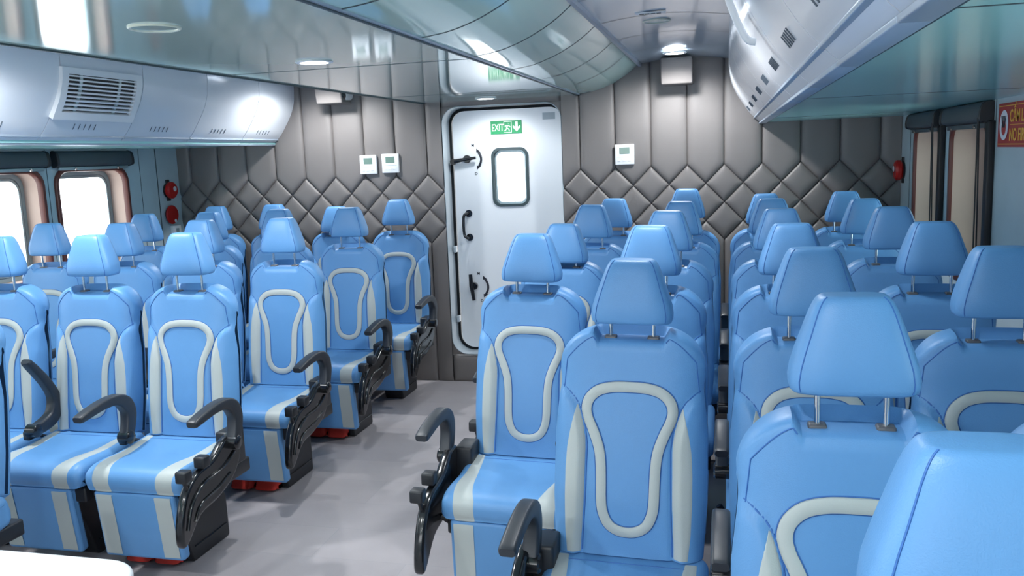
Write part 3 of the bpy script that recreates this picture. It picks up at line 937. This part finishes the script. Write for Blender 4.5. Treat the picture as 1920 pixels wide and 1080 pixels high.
MESH = {}
def part(key, fn, name, parent, smooth=45):
    if key not in MESH: 
        o = fn().build(name, parent, smooth); MESH[key] = o.data; return o
    o = bpy.data.objects.new(name, MESH[key]); C.objects.link(o); o.parent = parent; return o
def seat(sgn, name='passenger_seat'):
    t = empty(name)
    br = part('back', backrest_mb, 'backrest', t)
    part('ring', ring_mb, 'ring_trim', br)
    for s in (-1, 1): part('ins%d' % s, lambda: insert_mb(s), 'side_insert', br)
    def ferr(s):
        b = MB(); b.box(s*.063-.018, s*.063+.018, -.017, .014, 1.172, 1.188, 'ferrule', .005); return b
    for s in (-1, 1): part('fer%d' % s, lambda: ferr(s), 'post_guide', br)
    hd = part('head', head_mb, 'headrest', t); hd.location = (0, 0, 1.258)
    def post(s):
        b = MB(); b.tube([(s*.063, -.003, -.083), (s*.063, -.004, .01)], .0058, 'chrome', 10); return b
    for s in (-1, 1): part('post%d' % s, lambda: post(s), 'headrest_post', hd)
    cu = part('cush', cushion_mb, 'seat_cushion', t)
    for s in (-1, 1): part('cs%d' % s, lambda: strip_on(CU, 3, 31, lambda f: interp([(0, .168), (.35, .132), (.6, .105), (1, .102)], f), lambda f: interp([(0, .206), (.35, .205), (.6, .193), (1, .188)], f), s), 'grey_stripe', cu)
    lr = part('leg', legrest_mb, 'leg_rest', t)
    def lst(a, c_):
        b = MB(); ys = lambda z: lerp(-.47, -.505, (z-.125)/.3)-.0018
        rows = [[(x, lerp(-.46, -.502, k/8)-.0022 if False else ys(z)-.0004, z) for x in (a, (a+c_)/2, c_)] for k, z in enumerate([.142, .18, .22, .26, .30, .34, .38, .408])]
        rows += [[(x, -.497, .4228) for x in (a, (a+c_)/2, c_)], [(x, -.485, .4265) for x in (a, (a+c_)/2, c_)], [(x, -.462, .4262) for x in (a, (a+c_)/2, c_)]]
        b.grid(rows, 'grey'); return b
    part('ls1', lambda: lst(-.19, -.115), 'grey_stripe', lr); part('ls2', lambda: lst(.086, .160), 'grey_stripe', lr)
    part('base%d' % sgn, lambda: base_mb(sgn), 'pedestal', t)
    return t
def add_arm(t, sgn, x0, cover=True):
    a = part('arm%d_%.2f' % (sgn, x0), lambda: arm_mb(sgn, x0), 'armrest', t)
    if cover:
        sc = part('shroud%d' % sgn, lambda: shroud_mb(sgn), 'side_cover', t)
        def kn(k):
            b = MB(); y, z = ((-.585, .545), (-.46, .562))[k]
            b.box(sgn*.268, sgn*.318, y-.024, y+.024, z-.024, z+.024, 'mblack', .008)
            b.tube([(sgn*.29, y, z-.02), (sgn*.285, y+.03, z-.08)], .008, 'mblack', 8); return b
        for k in (0, 1): part('knob%d_%d' % (sgn, k), lambda: kn(k), 'adjustment_lever', sc)
    return a
protoL = seat(1); add_arm(protoL, 1, .28, False)
protoLa = seat(1); add_arm(protoLa, 1, .31, True)
protoR = seat(-1); add_arm(protoR, -1, .25, False)
protoRa = seat(-1); add_arm(protoRa, -1, .295, True)
used = set()
def place(proto, x, y, label, dz=0, lift=0, lean=0):
    if proto.name in used: o = copy_tree(proto)
    else: o = proto; used.add(proto.name)
    o.location = (x-1.25*sin(radians(lean)), y, 0); o.rotation_euler = (0, radians(lean), 0)
    tag(o, label, 'seat', 'blue ferry passenger seats')
    for ch in o.children:
        if ch.name.startswith('headrest'): ch.location.z = 1.258+lift
    return o
RN = ['in the row against the padded wall', 'second row from padded wall', 'third row from padded wall', 'fourth row from padded wall', 'fifth row from padded wall', 'sixth row from padded wall', 'seventh row from padded wall']
CN = ['at the aisle', 'second from aisle', 'third from aisle', 'fourth from aisle']
# left block
LX = [-2.345, -2.84, -3.355, -3.85]
LR_ = [3.40, 4.268, 5.136, 6.0]
lift = {(3, 1): -.04, (3, 2): -.012, (3, 3): -.015, (0, 0): .003, (1, 2): -.008, (2, 3): -.01, (2, 2): -.008}
leftseats = {}
for r_ in range(4):
    for c_ in range(4):
        if r_ == 0 and c_ == 3: continue
        lab = 'blue seat, left block, %s, %s' % (RN[3-r_], CN[c_])
        if r_ == 0 and c_ == 2: lab = 'blue and grey left block seat with its black armrest folded up'
        leftseats[r_, c_] = place(protoLa if c_ == 0 else protoL, LX[c_], LR_[r_]-.004, lab, lift=lift.get((r_, c_), 0))
for ch in leftseats[0, 2].children:
    if ch.name.startswith('armrest'):
        # fold up about the hinge
        A = radians(60); py, pz = -.25, .60
        ch.matrix_local = Matrix.Translation((.05, py, pz)) @ Matrix.Rotation(-A, 4, 'X') @ Matrix.Translation((0, -py, -pz))
s_ = place(protoL, -2.86, 2.62, 'blue seat at the left edge of the photo, nearest row of the left block')
# right block
RY = [.934+.8*k for k in range(7)]
R1 = [(-.752, 3.334, -.022), (-.772, 4.134, -.05), (-.755, 4.934, -.01), (-.722, 5.70, -.018)]
for k, (x, y, lf_) in enumerate(R1):
    place(protoRa, x, y, 'blue seat, right block, %s, at the aisle' % RN[3-k], lift=lf_, lean=1.6)
R2 = [(-.272, 2.534, -.027), (-.288, 3.334, .002), (-.274, 4.134, .002), (-.254, 4.934, -.002), (-.256, 5.70, .032)]
for k, (x, y, lf_) in enumerate(R2):
    place(protoRa if k == 0 else protoR, x, y, 'blue seat, right block, %s, second from aisle' % RN[4-k], lift=lf_, lean=1.4)
R3 = [(.256, .934, -.02), (.234, 1.734, .0), (.234, 2.534, 0), (.232, 3.334, 0), (.236, 4.134, 0), (.236, 4.934, 0), (.236, 5.72, -.014)]
for k, (x, y, lf_) in enumerate(R3):
    lab = 'blue seat, right block, %s, third from aisle' % RN[6-k]
    if k == 0: lab = 'nearest blue seat, headrest filling the bottom right corner of the photo'
    if k == 1: lab = 'near blue seat with large teal-lit headrest directly behind the bottom right headrest'
    place(protoR, x, y, lab, lift=lf_)
for k in range(1, 7):
    lab = 'blue seat, right block, %s, beside the hull windows' % RN[6-k]
    place(protoR, .711, min(RY[k], 5.72), lab, lift=-.003 if k < 5 else -.012)
for o in C.objects:
    if o.name.startswith('armrest') and o.parent and o.parent.get('label') == 'blue seat, right block, fifth row from padded wall, second from aisle':
        o.location = (.035, 0, -.01)
bpy.context.view_layer.update()
# seat belt buckles in the left block
for k, (x, y) in enumerate(((-2.575, 4.05), (-2.585, 3.17), (-3.09, 3.17))):
    t = empty('belt_buckle', (x, y, .545), label=['belt buckle with red button on the third left block aisle seat from the padded wall', 'grey belt buckle beside the nearest left block aisle seat', 'grey belt buckle between the nearest left block seats'][k], cat='seat belt buckle')
    b = MB(); b.box(-.018, .018, -.03, .03, -.01, .03, 'mblack', .006); b.tube([(0, .03, .0), (0, .09, -.03)], .009, 'mblack', 8); b.build('buckle_body', t)
    b = MB(); b.box(-.016, .016, -.025, .02, .026, .038, 'red' if k == 0 else 'mblack', .004); b.build('release_button', t)
# life jackets under the aisle seats
def jacket(x, y, label):
    t = empty('life_jacket', (x, y, 0), label=label, cat='life jacket', group='red life jackets stowed under seats')
    b = MB()
    pr = smooth_loop([(-.16, .005), (-.175, .04), (-.15, .085), (-.05, .1), (.08, .09), (.15, .06), (.15, .005)], 3)
    b.extr(pr, -.14, -.005, .03, 'orange', 4); b.extr(pr, .005, .14, .03, 'orange', 4)
    b.build('foam_panels', t)
    b = MB()
    b.tube([(-.14, -.1, .09), (0, -.1, .103), (.14, -.1, .09)], .008, 'swhite', 8); b.build('strap', t)
names = ['nearest left block aisle seat', 'left block aisle seat with red belt button', 'left block aisle seat two rows from the wall']
for k, y in enumerate((3.15, 4.0, 4.88)): jacket(-2.36-.11, y+.14, 'red life jacket on the floor under %s' % names[k])
t = empty('life_jacket', (-1.02, 6.0, 0), label='small dark red bundle on the floor below the white door', cat='life jacket')
b = MB(); b.extr(smooth_loop([(-.05, .004), (-.055, .06), (0, .13), (.04, .1), (.05, .004)], 3), -.04, .04, .015, 'sred', 3); b.build('folded_panel', t)

# pale counter at the lower left
t = empty('service_counter', (-2.22, 1.47, 0), label='pale moulded counter top at the bottom left corner of the photo', cat='counter')
b = MB()
top = rrect(0, 0, 1.62, .62, .12, 8)
b.extr(top, .712, .75, .014, 'wplast', 4, axis='z')
b.build('counter_top', t)
b = MB(); b.extr(rrect(0, 0, 1.5, .5, .09, 8), 0, .72, .004, 'bin', 2, axis='z'); b.build('cabinet_body', t)
